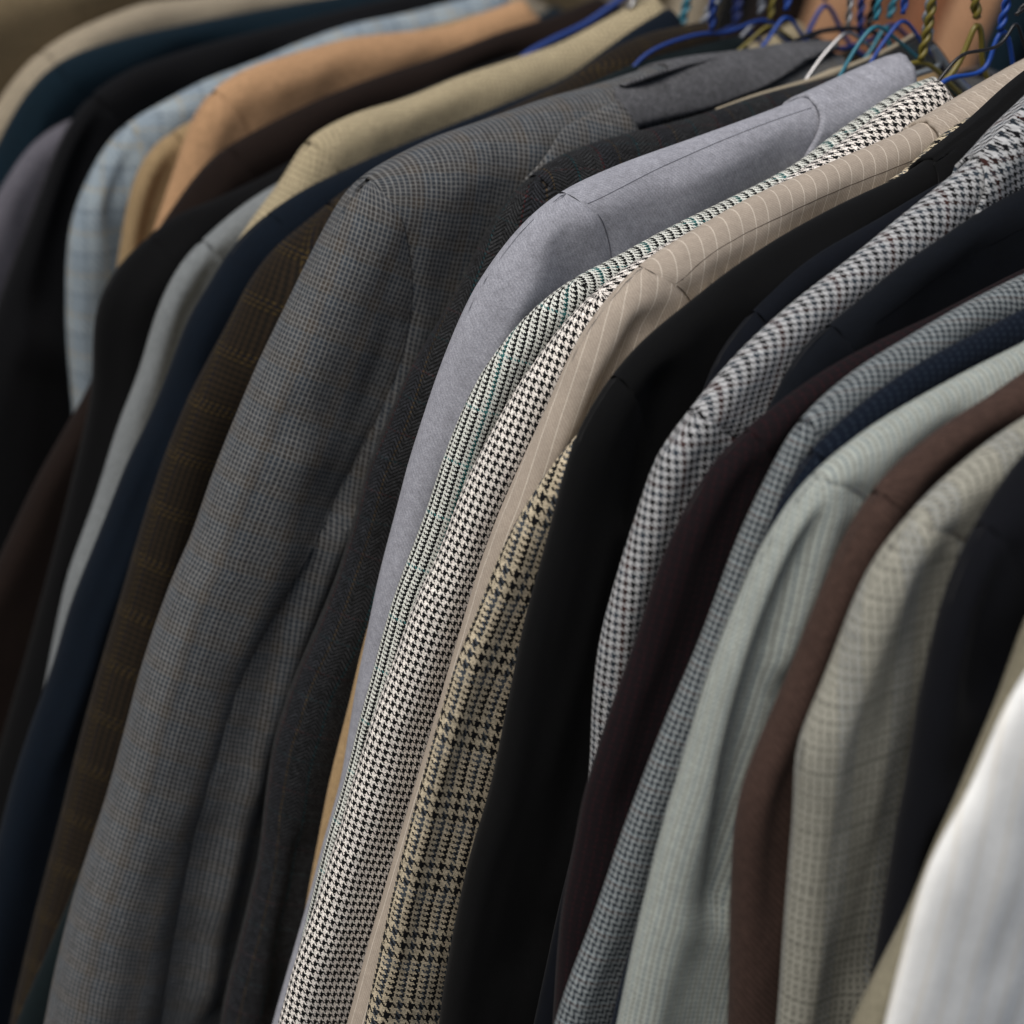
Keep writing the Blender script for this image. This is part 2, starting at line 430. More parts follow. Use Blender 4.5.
        Gn = top[:, None, :]+(low-top)[:, None, :]*vq2[None, :, None]
        fe = np.stack([np.interp(vq2, np.linspace(0, 1, 20), e[:, c]) for c in (0, 1)], 1)
        wgt = np.linspace(1, 0, 22)[:, None, None]**1.5
        Gn = Gn + (fe-Gn[0])[None]*wgt
        V = []; UVc = []
        for i in range(22):
            rowf = []
            for q in range(8, 0, -1):                        # far face
                zz = top[i, 1]-.035*(q/8)**1.4; rowf.append((top[i, 0], Y+w/2*prof(np.array((top[i, 1]-zz)/rr))+.0015*min(1, q/2), zz))
            rown = []
            for j in range(nn):
                x_, z_ = Gn[i, j]; dd = j/4.
                rown.append((x_, min(surf_y(x_, z_), Y)-.0028*min(1, dd), z_+(.001 if j < 2 else 0)))
            row = rowf+rown; V += row
            acc = 0; ac = [0]
            for j in range(1, len(row)):
                acc += math.dist(row[j], row[j-1]); ac.append(acc)
            cang = collar.get('ang', .45)
            for j, p in enumerate(row):
                a1, b1 = p[0], (p[2] if j >= 8 else row[8][2]+ac[8]-ac[j]); UVc.append((a1*math.cos(cang)+b1*math.sin(cang), -a1*math.sin(cang)+b1*math.cos(cang)))
        cm = collar.get('mat', mat)
        c_o = mesh_obj('collar', V, grid_faces(22, nn+8, flip=True), cm, root, UVc)
        so = c_o.modifiers.new('thickness', 'SOLIDIFY'); so.thickness = .0018; so.offset = 0
        Vm = [(2*xc-v[0], v[1], v[2]) for v in V]
        c_o2 = mesh_obj('collar', Vm, grid_faces(22, nn+8), cm, root, UVc)
        so = c_o2.modifiers.new('thickness', 'SOLIDIFY'); so.thickness = .0018; so.offset = 0
    for top_, low_ in lapels:
        a_ = smooth(resample(np.array([onplane(p[0], p[1], Y-w/2-.003) for p in top_]), 26), 1)
        b_ = smooth(resample(np.array([onplane(p[0], p[1], Y-w/2-.003) for p in low_]), 26), 1)
        V = []; UVc = []
        for i in range(26):
            for j in range(12):
                f_ = j/11; x_, z_ = a_[i]*(1-f_)+b_[i]*f_
                V.append((x_, min(surf_y(x_, z_), Y)-.0035-.002*math.sin(f_*3.1), z_)); UVc.append((x_*1.15, z_*1.15))
        l_o = mesh_obj('lapel', V, grid_faces(26, 12, flip=True), mat, root, UVc)
        so = l_o.modifiers.new('thickness', 'SOLIDIFY'); so.thickness = .003; so.offset = 0
    # --- stitched seams, thin cords sunk in the cloth
    if seamcol is not None:
        n = int(len(C)*seamvis) if seamvis > 0 else 0
        if n > 6:
            pts = [(x_, surf_y(x_, z_)-.00012, z_) for x_, z_ in C[5:n]]
            mesh_obj('armhole_seam', *tube(pts, .00024, 5), seamcol, root)
        for sp_ in seams:
            pl = []
            for a_, b_ in sp_:
                y_ = Y-w/2
                for _ in range(6):
                    x_, z_ = onplane(a_, b_, y_); y_ = .5*y_+.5*surf_y(x_, z_)
                pl.append((x_, z_))
            pl = smooth(resample(np.array(pl), 40), 2)
            pts = [(x_, surf_y(x_, z_)+.0002, z_) for x_, z_ in pl]
            mesh_obj('shoulder_seam', *tube(pts, .00028, 5), seamcol, root)
    return dict(root=root, Y=Y, P=P, xc=xc, neck=P[0], tip=P[ntip], surf=surf_y, w=w)

# ------------------------------------------------------------------ cloths
blk = s(22, 23, 26)
M_ = {}
M_['khaki'] = plain('khaki_cotton_cloth', s(128, 112, 84))
M_['stone'] = plain('stone_cotton_cloth', s(160, 148, 126))
M_['teal_navy'] = plain('teal_navy_wool', s(14, 46, 62))
M_['lilac'] = plain('lilac_grey_wool', s(112, 110, 120))
M_['black_far'] = plain('blue_black_wool', s(14, 17, 24))
M_['sky_plaid'] = fabric('pale_blue_plaid', .0010, [(9, s(140, 156, 168)), (2, s(118, 134, 148)), (9, s(150, 164, 172)), (2, s(162, 158, 142))])
M_['olive_tan'] = plain('olive_tan_cloth', s(164, 138, 98))
M_['tan'] = plain('tan_camel_cloth', s(188, 146, 104), fuzz=.3)
M_['dark_brown'] = plain('dark_brown_wool', s(48, 34, 28))
M_['black_blue'] = plain('black_blue_wool', s(12, 14, 18))
M_['pale_grey'] = plain('pale_grey_wool', s(132, 138, 140))
M_['cream_check'] = fabric('cream_fine_check', .0006, [(3, s(176, 162, 128)), (1, s(132, 118, 88))], [(4, s(182, 168, 134)), (1, s(138, 124, 96))])
M_['navy'] = plain('deep_navy_wool', s(13, 33, 52))
M_['brown_glen'] = fabric('dark_brown_glen_check', .0007, [(2, s(66, 54, 40)), (2, s(40, 36, 30))]*7+[(1, s(92, 76, 44)), (2, s(38, 34, 30)), (1, s(92, 76, 44)), (2, s(28, 32, 44))],
                          [(2, s(66, 54, 40)), (2, s(40, 36, 30))]*7+[(1, s(98, 80, 44)), (2, s(38, 34, 30)), (1, s(98, 80, 44)), (2, s(28, 32, 44)), (1, s(98, 80, 44)), (2, s(38, 34, 30))])
M_['deep_teal'] = plain('deep_teal_wool', s(22, 40, 44))
g1, g2, g3, g4 = s(68, 73, 79), s(82, 87, 92), s(88, 82, 76), s(74, 84, 94)
M_['grey_check'] = fabric('grey_pick_check', .00044, [(20, g2), (12, g3), (14, g4), (9, g1)], [(17, s(78, 82, 88)), (11, g4), (13, g3)], wob=.0009, fuzz=.38, grid=(.00215, .00075, s(146, 146, 144), .48))
M_['grey_collar'] = plain('grey_undercollar', s(104, 105, 109), T=.0005, var=.25, fuzz=.5)
h1, h2 = s(12, 13, 16), s(84, 86, 88)
M_['herring'] = fabric('charcoal_herringbone_tweed', .00050, [(19, s(70, 72, 75)), (1, s(36, 88, 96)), (22, s(74, 76, 78)), (1, s(98, 46, 48)), (16, s(68, 71, 77)), (1, s(100, 84, 60))],
                       [(30, h1), (1, s(30, 62, 66)), (24, h1), (1, s(76, 34, 34))], herring=9, fuzz=.95, wob=.0012, bump=.5)
M_['camel'] = plain('camel_wool', s(178, 148, 104))
M_['blue_grey'] = plain('blue_grey_wool', s(158, 160, 170), T=.0005, var=.06, fuzz=.3, bump=.25)
wht, bk = s(206, 204, 196), s(30, 30, 34)
M_['green_hound'] = fabric('green_flecked_tweed', .00044, [(4, bk), (4, s(214, 216, 208))]*5+[(4, s(40, 120, 120)), (4, s(214, 216, 208))], [(2, bk), (2, s(206, 210, 202))]*12+[(2, s(56, 130, 132)), (2, s(206, 210, 202))], fuzz=.4)
M_['hound'] = fabric('black_white_houndstooth', .00040, [(4, bk), (4, s(232, 226, 218))], fuzz=.4, wob=.0015, bump=.4)
M_['beige_stripe'] = fabric('beige_pinstripe', .00040, [(1, s(178, 165, 150))], [(1, s(171, 158, 143))], fuzz=.14, wob=.00015, bump=.12, stripe=(.0056, .00036, s(226, 216, 200), .55))
ck, cc_, cb = s(34, 34, 38), s(196, 182, 154), s(88, 96, 104)
M_['big_check'] = fabric('tan_black_gun_check', .00060, [(4, ck), (4, cc_), (4, cb), (4, cc_)], [(4, ck), (4, cc_)]*3+[(2, ck), (2, cc_)]*5+[(2, cb), (2, cc_)]*2, fuzz=.55, wob=.0018, bump=.6)
M_['black'] = plain('black_wool', s(18, 20, 23), lint=.6, fuzz=.4, bump=.5)
M_['night'] = plain('night_blue_wool', s(22, 30, 44))
M_['blue_hound'] = fabric('blue_black_houndstooth', .00039, [(4, s(28, 28, 34)), (4, s(182, 184, 186)), (4, s(72, 84, 96)), (4, s(182, 184, 186))]*3+[(4, s(92, 54, 50)), (4, s(182, 184, 186))],
                          [(4, s(24, 26, 32)), (4, s(182, 184, 186))]*3+[(4, s(62, 76, 90)), (4, s(176, 180, 182))]*1+[(4, s(84, 56, 52)), (4, s(182, 184, 186))], fuzz=.3)
M_['ink'] = plain('ink_blue_wool', s(24, 32, 44))
M_['maroon'] = fabric('dark_maroon_check', .0006, [(5, s(44, 32, 38)), (1, s(74, 38, 44))], [(5, s(40, 30, 36)), (1, s(60, 34, 40))])
M_['slate_check'] = fabric('slate_blue_check', .00041, [(3, s(56, 66, 78)), (3, s(148, 156, 158))], [(3, s(54, 64, 76)), (3, s(142, 150, 152))]*3+[(3, s(100, 86, 84)), (3, s(146, 158, 162))], wob=.0008)
M_['blue_navy'] = fabric('navy_dotted_wool', .0007, [(3, s(20, 34, 54)), (1, s(54, 68, 84))], [(3, s(20, 36, 58))])
M_['sage'] = fabric('sage_grey_check', .00052, [(3, s(172, 180, 172)), (1, s(104, 126, 144)), (3, s(172, 180, 172)), (1, s(132, 124, 112))], [(3, s(166, 173, 165)), (1, s(112, 122, 128))], wob=.0009)
M_['brown'] = plain('chestnut_brown_tweed', s(96, 75, 67), T=.0008, var=.22, fuzz=.42, bump=.5)
M_['sand'] = fabric('sand_grey_check', .00075, [(3, s(162, 162, 150)), (1, s(94, 94, 88))]*5+[(3, s(150, 155, 154)), (1, s(94, 94, 88))]*3, [(5, s(164, 162, 148)), (1, s(142, 140, 126))]*5+[(1, s(134, 132, 120))], wob=.0009)
M_['charcoal'] = plain('charcoal_navy_wool', s(29, 32, 42))
M_['straw'] = plain('straw_cotton_cloth', s(146, 140, 118))
M_['white'] = fabric('white_pinstriped_cotton', .0006, [(1, s(246, 248, 246))], [(1, s(246, 248, 246))], fuzz=.05, stripe=(.009, .0012, s(234, 226, 208), .5))
seam_dark = simple('dark_stitch_thread', (.012, .013, .016), .9)
seam_grey = simple('grey_stitch_thread', s(112, 114, 126), .95)
seam_beige = simple('beige_stitch_thread', s(116, 104, 92), .95)

# ------------------------------------------------------------------ jackets, far to near
JK = {}
def J(key, *a, **k): JK[key] = jacket(*a, seed=len(JK)+1, **k)
J(1, 'jacket', 'khaki jacket at the far end of the rack, in the top left corner', M_['khaki'], .352, .026,
  [(160, -60), (60, -35), (-20, -5), (-75, 40), (-115, 110), (-170, 260), (-240, 420)], (-60, 22), res=.6, wr=.003)
J(2, 'jacket', 'pale stone coloured jacket between the khaki one and the teal navy one', M_['stone'], .325, .024,
  [(330, -28), (240, -12), (200, -3), (147, 1), (117, 12), (73, 30), (38, 52), (18, 72), (0, 97), (-20, 135), (-60, 220), (-120, 400)], (40, 48), res=.6, wr=.002)
J(3, 'jacket', 'dark teal navy jacket with a rounded shoulder near the top left corner', M_['teal_navy'], .300, .022,
  [(420, -18), (293, 3), (205, 20), (132, 35), (73, 53), (44, 70), (18, 103), (0, 138), (-30, 200), (-80, 330), (-140, 480)], (55, 60), res=.6, wr=.002)
J(4, 'jacket', 'lilac grey jacket whose sleeve shows at the left edge below the teal navy one', M_['lilac'], .285, .016,
  [(420, 20), (310, 44), (205, 72), (132, 98), (100, 112), (80, 116), (60, 121), (29, 144), (0, 188), (-30, 250), (-80, 370), (-130, 500)], (64, 119), res=.6, wr=.002)
J(5, 'jacket', 'blue black jacket with a broad dark shoulder in front of the lilac grey one', M_['black_far'], .268, .022,
  [(480, -22), (390, -2), (293, 22), (205, 44), (132, 67), (97, 88), (73, 114), (55, 150), (38, 199), (18, 250), (0, 297), (-25, 370), (-60, 480), (-100, 600)], (92, 92), res=.6, wr=.003,
  folds=[([(88, 105), (70, 190), (45, 300)], .010, .006)])
J(6, 'jacket', 'pale blue plaid jacket beside the tan camel one', M_['sky_plaid'], .243, .022,
  [(500, -12), (440, 5), (400, 15), (350, 24), (310, 38), (249, 64), (205, 79), (161, 103), (126, 122), (103, 147), (85, 182), (70, 220), (66, 264), (66, 330), (70, 380), (74, 420), (72, 500), (60, 600)], (126, 121), res=.7, wr=.003,
  folds=[([(150, 130), (120, 170), (110, 215), (125, 250)], .006, .005)])
J(7, 'jacket', 'olive tan jacket whose sleeve peeks out left of the tan camel one', M_['olive_tan'], .215, .016,
  [(500, 8), (400, 34), (300, 62), (230, 96), (200, 116), (182, 126), (158, 138), (138, 164), (126, 205), (117, 264), (108, 330), (98, 420), (60, 560)], (172, 129), res=.6, wr=.003)
J(8, 'jacket', 'tan camel jacket with a smooth bright shoulder in the blurred upper left', M_['tan'], .195, .022,
  [(512, 2), (496, 8), (480, 13), (450, 27), (400, 32), (350, 37), (300, 51), (249, 66), (217, 84), (199, 103), (188, 126), (176, 164), (152, 234), (135, 300), (100, 420), (50, 560)], (212, 88), res=.8, wr=.0007,
  seamcol=simple('tan_stitch_thread', s(150, 108, 70), .9), seamvis=.5)
J(9, 'jacket', 'dark brown jacket directly below the tan camel shoulder', M_['dark_brown'], .172, .020,
  [(600, -4), (560, 14), (500, 32), (434, 58), (376, 76), (317, 99), (259, 128), (217, 151), (200, 168), (176, 202), (152, 236), (128, 290), (105, 350), (88, 388), (60, 436), (35, 480), (0, 555), (-50, 660)], (228, 146), res=.7, wr=.0025)
J(10, 'jacket', 'black blue jacket between the dark brown one and the pale grey one', M_['black_blue'], .150, .020,
  [(560, 40), (480, 66), (400, 98), (340, 130), (285, 165), (260, 178), (234, 190), (205, 204), (176, 212), (150, 234), (117, 265), (102, 288), (94, 312), (92, 345), (93, 385), (84, 430), (62, 520), (30, 640), (-10, 780)], (150, 236), res=.7, wr=.003)
J(11, 'jacket', 'pale grey jacket seen as a narrow sleeve in front of the black blue one', M_['pale_grey'], .128, .016,
  [(560, 60), (460, 88), (380, 120), (320, 155), (287, 178), (249, 199), (220, 223), (182, 258), (161, 298), (150, 330), (141, 367), (117, 426), (97, 493), (76, 550), (67, 573), (53, 640), (42, 700), (20, 800)], (200, 238), res=.7, wr=.003)
J(12, 'jacket', 'cream fine check jacket beside the plain deep navy one', M_['cream_check'], .108, .022,
  [(652, -8), (630, 6), (600, 22), (560, 44), (500, 63), (458, 76), (405, 99), (358, 111), (317, 130), (298, 146), (286, 175), (262, 204), (240, 235), (226, 262), (200, 320), (170, 400), (120, 540), (60, 700)], (306, 138), res=.9, wr=.0010,
  seamcol=simple('olive_stitch_thread', s(110, 98, 70), .9), seamvis=.35)
J(13, 'jacket', 'deep navy jacket whose sleeve runs down to the left edge', M_['navy'], .085, .022,
  [(640, 24), (614, 42), (567, 78), (509, 102), (450, 125), (420, 137), (364, 160), (297, 192), (259, 219), (229, 248), (206, 290), (188, 315), (170, 367), (146, 426), (129, 455), (108, 510), (70, 603), (53, 664), (29, 729), (12, 781), (-5, 850), (-30, 950)], (270, 208), res=.9, wr=.0015,
  folds=[([(170, 400), (140, 485), (112, 550), (70, 640), (30, 745), (5, 810)], .007, .007), ([(185, 400), (158, 485), (128, 560), (88, 650), (50, 745)], .010, -.004)])
J(14, 'jacket', 'dark brown glen check jacket with thin mustard lines, left of the big grey checked one', M_['brown_glen'], .058, .024,
  [(700, 22), (655, 30), (614, 46), (567, 80), (500, 112), (440, 140), (390, 165), (345, 188), (317, 213), (273, 247), (250, 277), (231, 317), (211, 353), (188, 396), (164, 455), (141, 525), (123, 588), (100, 664), (79, 739), (59, 821), (35, 912), (12, 1011), (0, 1080)], (330, 200), wr=.0018)
J(15, 'jacket', 'deep teal jacket showing only at the bottom, left of the big grey checked one', M_['deep_teal'], .036, .014,
  [(720, 40), (640, 60), (560, 98), (480, 130), (400, 168), (350, 200), (320, 250), (290, 320), (255, 400), (215, 500), (170, 620), (128, 740), (98, 826), (70, 898), (44, 958), (18, 1017), (-10, 1100)], (352, 196), res=.7)
J(16, 'jacket', 'big grey pick-and-pick checked jacket with a visible lapel notch and armhole seam', M_['grey_check'], .006, .036,
  [(835, 44), (800, 42), (750, 51), (693, 57), (655, 65), (597, 84), (547, 97), (494, 116), (450, 131), (434, 136), (400, 153), (376, 166), (363, 173), (344, 190), (326, 223), (308, 258), (288, 300), (258, 361), (231, 426), (211, 476), (188, 546), (179, 559), (155, 623), (138, 676), (126, 724), (106, 797), (88, 850), (70, 906), (53, 976), (44, 1024), (30, 1090)], (363, 173),
  seam=[(363, 173), (382, 190), (399, 231), (408, 264), (411, 310), (405, 350), (385, 410), (352, 480), (318, 540)], seamvis=.55,
  inner=[(318, 540), (286, 600), (262, 660), (246, 724), (226, 800), (204, 890), (190, 970), (182, 1024)],
  r=.020, wr=.0009, seamcol=seam_dark, res=1.5,
  folds=[([(300, 470), (262, 590), (240, 690), (215, 800)], .014, -.004), ([(400, 330), (372, 420), (330, 520)], .010, .002), ([(345, 530), (315, 610), (290, 680), (260, 770), (232, 880), (212, 1000)], .008, -.006)],
  lapels=[([(522, 182), (547, 153), (567, 132), (600, 117), (628, 106)], [(522, 192), (552, 178), (580, 168), (612, 158), (640, 150)])],
  collar=dict(edge=[(693, 58), (655, 82), (638, 92), (626, 110), (608, 137)], low=[(608, 137), (667, 121), (714, 109), (750, 96), (800, 74), (830, 58)], mat=M_["grey_collar"]), necky="own")
J(17, 'jacket', 'charcoal herringbone tweed jacket right behind the plain blue grey one', M_['herring'], -.027, .022,
  [(925, 30), (900, 47), (850, 66), (830, 77), (783, 88), (750, 97), (700, 115), (650, 128), (608, 138), (564, 152), (538, 167), (517, 188), (497, 208), (479, 243), (465, 273), (449, 303), (432, 332), (417, 353), (396, 396), (379, 438), (367, 464), (358, 502), (338, 573), (308, 644), (291, 682), (273, 740), (265, 795), (259, 856), (240, 935), (223, 1000), (214, 1080)], (534, 172), wr=.0018,
  folds=[([(300, 850), (285, 930), (280, 1010)], .006, .004)], necky='own')
J('17b', 'jacket', 'camel jacket showing as a thin sliver between charcoal herringbone and blue grey sleeves', M_['camel'], -.046, .012,
  [(930, 66), (850, 98), (760, 132), (680, 160), (620, 182), (575, 206), (530, 240), (500, 290), (470, 350), (440, 420), (410, 500), (385, 570), (362, 645), (350, 700), (338, 745), (328, 785), (318, 840), (310, 880), (300, 940), (288, 1040)], (560, 205), res=.7, necky='own')
J(18, 'jacket', 'plain blue grey jacket with a pale collar and crisp shoulder seams', M_['blue_grey'], -.068, .022,
  [(900, 54), (862, 69), (827, 86), (783, 105), (743, 120), (684, 141), (626, 161), (580, 181), (561, 190), (538, 208), (514, 231), (494, 258), (473, 288), (461, 314), (446, 350), (432, 388), (420, 426), (408, 461), (399, 499), (379, 573), (367, 632), (355, 690), (341, 781), (323, 841), (308, 900), (291, 958), (273, 1020), (258, 1080)], (563, 189),
  seam=[(563, 189), (588, 205), (602, 234), (607, 258), (606, 300), (598, 340), (588, 380)], seamvis=.55, seamcol=seam_grey, res=1.4, wr=.0010,
  seams=[[(588, 204), (655, 170), (714, 144), (770, 122), (812, 108)]],
  folds=[([(470, 330), (452, 400), (432, 462), (418, 520), (402, 580)], .005, .0035), ([(520, 300), (490, 370), (465, 440)], .010, -.003), ([(560, 240), (575, 300), (560, 360)], .009, .003)],
  collar=dict(edge=[(827, 85), (826, 110), (818, 135), (806, 160)], low=[(806, 160), (850, 150), (905, 130)]), necky='own')
J(19, 'jacket', 'green flecked black and white tweed jacket with thin turquoise lines', M_['green_hound'], -.092, .013,
  [(935, 76), (918, 80), (900, 88), (871, 108), (835, 132), (797, 164), (750, 188), (702, 211), (655, 234), (614, 258), (591, 268), (560, 285), (547, 297), (528, 312), (508, 335), (490, 358), (473, 385), (458, 420), (443, 455), (435, 484), (423, 520), (411, 550), (396, 588), (382, 635), (370, 682), (355, 734), (347, 774), (335, 809), (323, 850), (311, 900), (300, 944), (285, 1000), (270, 1080)], (575, 277), wr=.0008, res=1.1, necky='own')
J(20, 'jacket', 'crisp black and white houndstooth jacket by the beige pinstriped one', M_['hound'], -.107, .015,
  [(938, 78), (925, 82), (905, 94), (880, 112), (860, 128), (835, 146), (797, 172), (743, 202), (684, 234), (643, 255), (614, 275), (591, 293), (570, 314), (553, 335), (535, 361), (518, 382), (508, 402), (490, 432), (476, 461), (461, 490), (448, 525), (440, 553), (420, 588), (405, 626), (388, 676), (373, 714), (358, 764), (349, 790), (341, 827), (326, 865), (317, 900), (303, 935), (291, 973), (279, 1020), (262, 1080)], (600, 285), wr=.0008, res=1.1, necky='own')
J(21, 'jacket', 'beige pinstriped jacket with a stitched shoulder seam near the middle of the rack', M_['beige_stripe'], -.124, .016,
  [(1045, 52), (1024, 62), (982, 86), (945, 108), (920, 123), (871, 145), (797, 176), (750, 196), (699, 226), (655, 252), (637, 265), (614, 288), (603, 303), (582, 329), (559, 376), (544, 414), (529, 443), (515, 476), (500, 508), (487, 543), (481, 559), (464, 617), (449, 667), (434, 720), (417, 778), (411, 797), (388, 876), (367, 947), (347, 1023), (330, 1085)], (640, 263),
  seam=[(640, 263), (664, 276), (676, 286), (686, 301), (692, 330), (690, 370)], seamvis=.6, seamcol=seam_beige, res=1.3, wr=.0008,
  seams=[[(676, 284), (705, 257), (753, 229), (812, 202), (871, 177), (912, 161)]],
  folds=[([(640, 330), (612, 380), (585, 430), (560, 480)], .008, .003)],
  collar=dict(edge=[(944, 108), (945, 132), (943, 150)], low=[(943, 150), (985, 118), (1040, 80)]))
J(22, 'jacket', 'coarse tan and black checked tweed jacket left of the plain black one', M_['big_check'], -.138, .012,
  [(1040, 78), (990, 106), (945, 129), (926, 147), (905, 172), (850, 202), (780, 240), (710, 285), (670, 318), (640, 350), (612, 388), (592, 416), (571, 442), (553, 461), (529, 499), (509, 531), (494, 567), (479, 608), (461, 647), (450, 679), (434, 734), (417, 796), (402, 853), (388, 912), (376, 967), (364, 1023), (350, 1090)], (655, 312), res=1.1, wr=.0012)
J(23, 'jacket', 'plain black jacket with lint specks in the middle of the rack', M_['black'], -.152, .015,
  [(1060, 52), (1024, 74), (982, 115), (945, 143), (912, 171), (841, 203), (783, 234), (724, 273), (688, 303), (646, 335), (617, 367), (600, 390), (585, 417), (573, 438), (564, 470), (553, 514), (544, 549), (538, 570), (523, 623), (511, 685), (497, 755), (488, 799), (473, 841), (459, 900), (443, 988), (439, 1024), (428, 1090)], (612, 374), wr=.0022,
  folds=[([(660, 390), (650, 440), (636, 500), (618, 580), (590, 690), (560, 800), (525, 960)], .009, .006), ([(620, 540), (590, 650), (562, 760), (530, 960)], .008, -.003)],
  collar=dict(edge=[(944, 140), (943, 160), (941, 178)], low=[(941, 178), (985, 160), (1040, 120)]))
J(24, 'jacket', 'night blue jacket between the plain black one and the blue black houndstooth', M_['night'], -.164, .011,
  [(1060, 118), (1010, 145), (941, 181), (871, 223), (812, 255), (768, 293), (745, 318), (729, 335), (711, 364), (705, 382), (690, 430), (670, 490), (650, 560), (620, 660), (590, 780), (560, 900), (530, 1040)], (752, 312), res=.8)
J(25, 'jacket', 'blue and black houndstooth jacket with faint rust lines and a tapering sleeve', M_['blue_hound'], -.176, .014,
  [(1060, 68), (1024, 104), (997, 126), (988, 143), (958, 170), (929, 193), (888, 226), (850, 258), (800, 295), (764, 326), (734, 355), (705, 388), (688, 412), (664, 440), (652, 461), (641, 499), (626, 543), (623, 553), (608, 603), (597, 647), (591, 705), (590, 758), (584, 820), (570, 900), (552, 1040)], (690, 407),
  seam=[(690, 407), (706, 421), (722, 432), (740, 437), (752, 450), (756, 480)], seamvis=.55, seamcol=seam_dark, res=1.1, wr=.0010,
  collar=dict(edge=[(990, 140), (989, 165), (985, 190), (975, 215)], low=[(975, 215), (1010, 205), (1060, 180)]))
J(26, 'jacket', 'ink blue jacket with a long shoulder seam, right of the blue black houndstooth', M_['ink'], -.189, .012,
  [(1060, 168), (1024, 188), (988, 205), (929, 246), (888, 273), (860, 300), (821, 329), (794, 353), (783, 376), (774, 397), (750, 440), (725, 500), (700, 570), (670, 660), (640, 760), (610, 870), (575, 1000), (555, 1080)], (830, 322), seamcol=simple('ink_stitch_thread', (.002, .002, .003), .95, spec=.1),
  seams=[[(876, 324), (930, 283), (979, 250), (1024, 228)]], seamvis=0, res=.9)
J(27, 'jacket', 'dark maroon checked jacket below the ink blue shoulder', M_['maroon'], -.201, .013,
  [(1060, 252), (1024, 268), (973, 294), (929, 317), (882, 338), (827, 367), (783, 398), (764, 413), (734, 438), (717, 455), (699, 482), (685, 505), (667, 544), (652, 582), (638, 632), (623, 673), (611, 705), (597, 748), (582, 797), (573, 850), (561, 906), (556, 964), (553, 1017), (548, 1080)], (750, 426), wr=.0018,
  folds=[([(745, 470), (722, 540), (690, 620), (655, 720), (620, 820)], .009, .004)])
J(28, 'jacket', 'slate blue small check jacket between the dark maroon one and the sage grey one', M_['slate_check'], -.214, .012,
  [(1060, 258), (1024, 273), (958, 306), (900, 341), (856, 367), (827, 391), (797, 419), (780, 447), (765, 479), (747, 514), (734, 543), (728, 559), (711, 608), (693, 655), (673, 699), (655, 743), (640, 783), (620, 835), (605, 882), (585, 938), (567, 982), (555, 1020), (538, 1080)], (800, 416), wr=.0012)
J(29, 'jacket', 'navy dotted jacket hidden mostly behind the sage grey checked shoulder', M_['blue_navy'], -.226, .012,
  [(1060, 290), (1024, 308), (973, 334), (929, 356), (888, 382), (853, 408), (821, 438), (797, 461), (783, 493), (771, 518), (759, 545), (745, 590), (720, 660), (690, 750), (655, 860), (620, 980), (600, 1070)], (812, 446), res=.8)
J(30, 'jacket', 'sage grey checked jacket with a wide pale sleeve, left of the chestnut brown one', M_['sage'], -.240, .015,
  [(1060, 322), (1024, 342), (973, 367), (929, 391), (888, 414), (853, 438), (821, 464), (797, 487), (780, 514), (770, 528), (756, 553), (742, 585), (727, 623), (714, 652), (699, 699), (684, 752), (679, 768), (661, 827), (646, 888), (632, 947), (617, 1020), (605, 1080)], (818, 466),
  seam=[(818, 466), (838, 474), (852, 482), (866, 492), (868, 520), (860, 550)], seamvis=.6, seamcol=seam_grey, wr=.0015,
  folds=[([(812, 520), (790, 570), (765, 640), (745, 710), (730, 800), (715, 900)], .006, .006), ([(835, 520), (812, 590), (785, 660)], .007, -.004)])
J(31, 'jacket', 'chestnut brown tweed jacket between the sage grey and the sand grey checked ones', M_['brown'], -.256, .015,
  [(1060, 350), (1024, 370), (988, 397), (944, 423), (912, 449), (882, 474), (865, 499), (847, 526), (832, 559), (818, 594), (803, 632), (786, 676), (768, 717), (753, 752), (742, 780), (733, 821), (730, 900), (728, 1017), (724, 1080)], (876, 482), wr=.002)
J(32, 'jacket', 'sand grey fine check jacket next to the white pinstriped one at the lower right', M_['sand'], -.274, .016,
  [(1060, 394), (1024, 417), (988, 440), (947, 474), (914, 506), (900, 524), (873, 556), (856, 591), (844, 623), (829, 664), (815, 699), (797, 736), (793, 765), (794, 797), (788, 865), (783, 929), (777, 1017), (770, 1080)], (912, 510),
  seam=[(912, 510), (935, 520), (958, 530), (975, 548), (980, 580)], seamvis=.4, seamcol=seam_beige, wr=.0015)
J(33, 'jacket', 'charcoal navy jacket in the blurred right foreground', M_['charcoal'], -.294, .016,
  [(1060, 418), (1024, 449), (1002, 479), (982, 508), (970, 532), (958, 552), (947, 582), (935, 617), (926, 661), (917, 699), (911, 740), (903, 793), (897, 812), (888, 871), (876, 944), (868, 985), (855, 1080)], (975, 522), wr=.002,
  folds=[([(1000, 560), (985, 620), (985, 680)], .012, .006)])
J(34, 'jacket', 'straw coloured jacket showing as a narrow blurred edge left of the white one', M_['straw'], -.312, .014,
  [(1150, 470), (1100, 505), (1060, 550), (1024, 618), (1014, 645), (1005, 676), (988, 720), (979, 737), (953, 803), (929, 850), (912, 900), (888, 946), (865, 990), (850, 1024), (830, 1080)], (1060, 552))
J(35, 'jacket', 'white pinstriped jacket in the nearest lower right corner', M_['white'], -.332, .018,
  [(1180, 510), (1120, 555), (1070, 610), (1024, 672), (1005, 703), (988, 743), (973, 783), (947, 827), (926, 865), (912, 914), (897, 973), (885, 1020), (872, 1080)], (1080, 600), wr=.0002, r=.045)

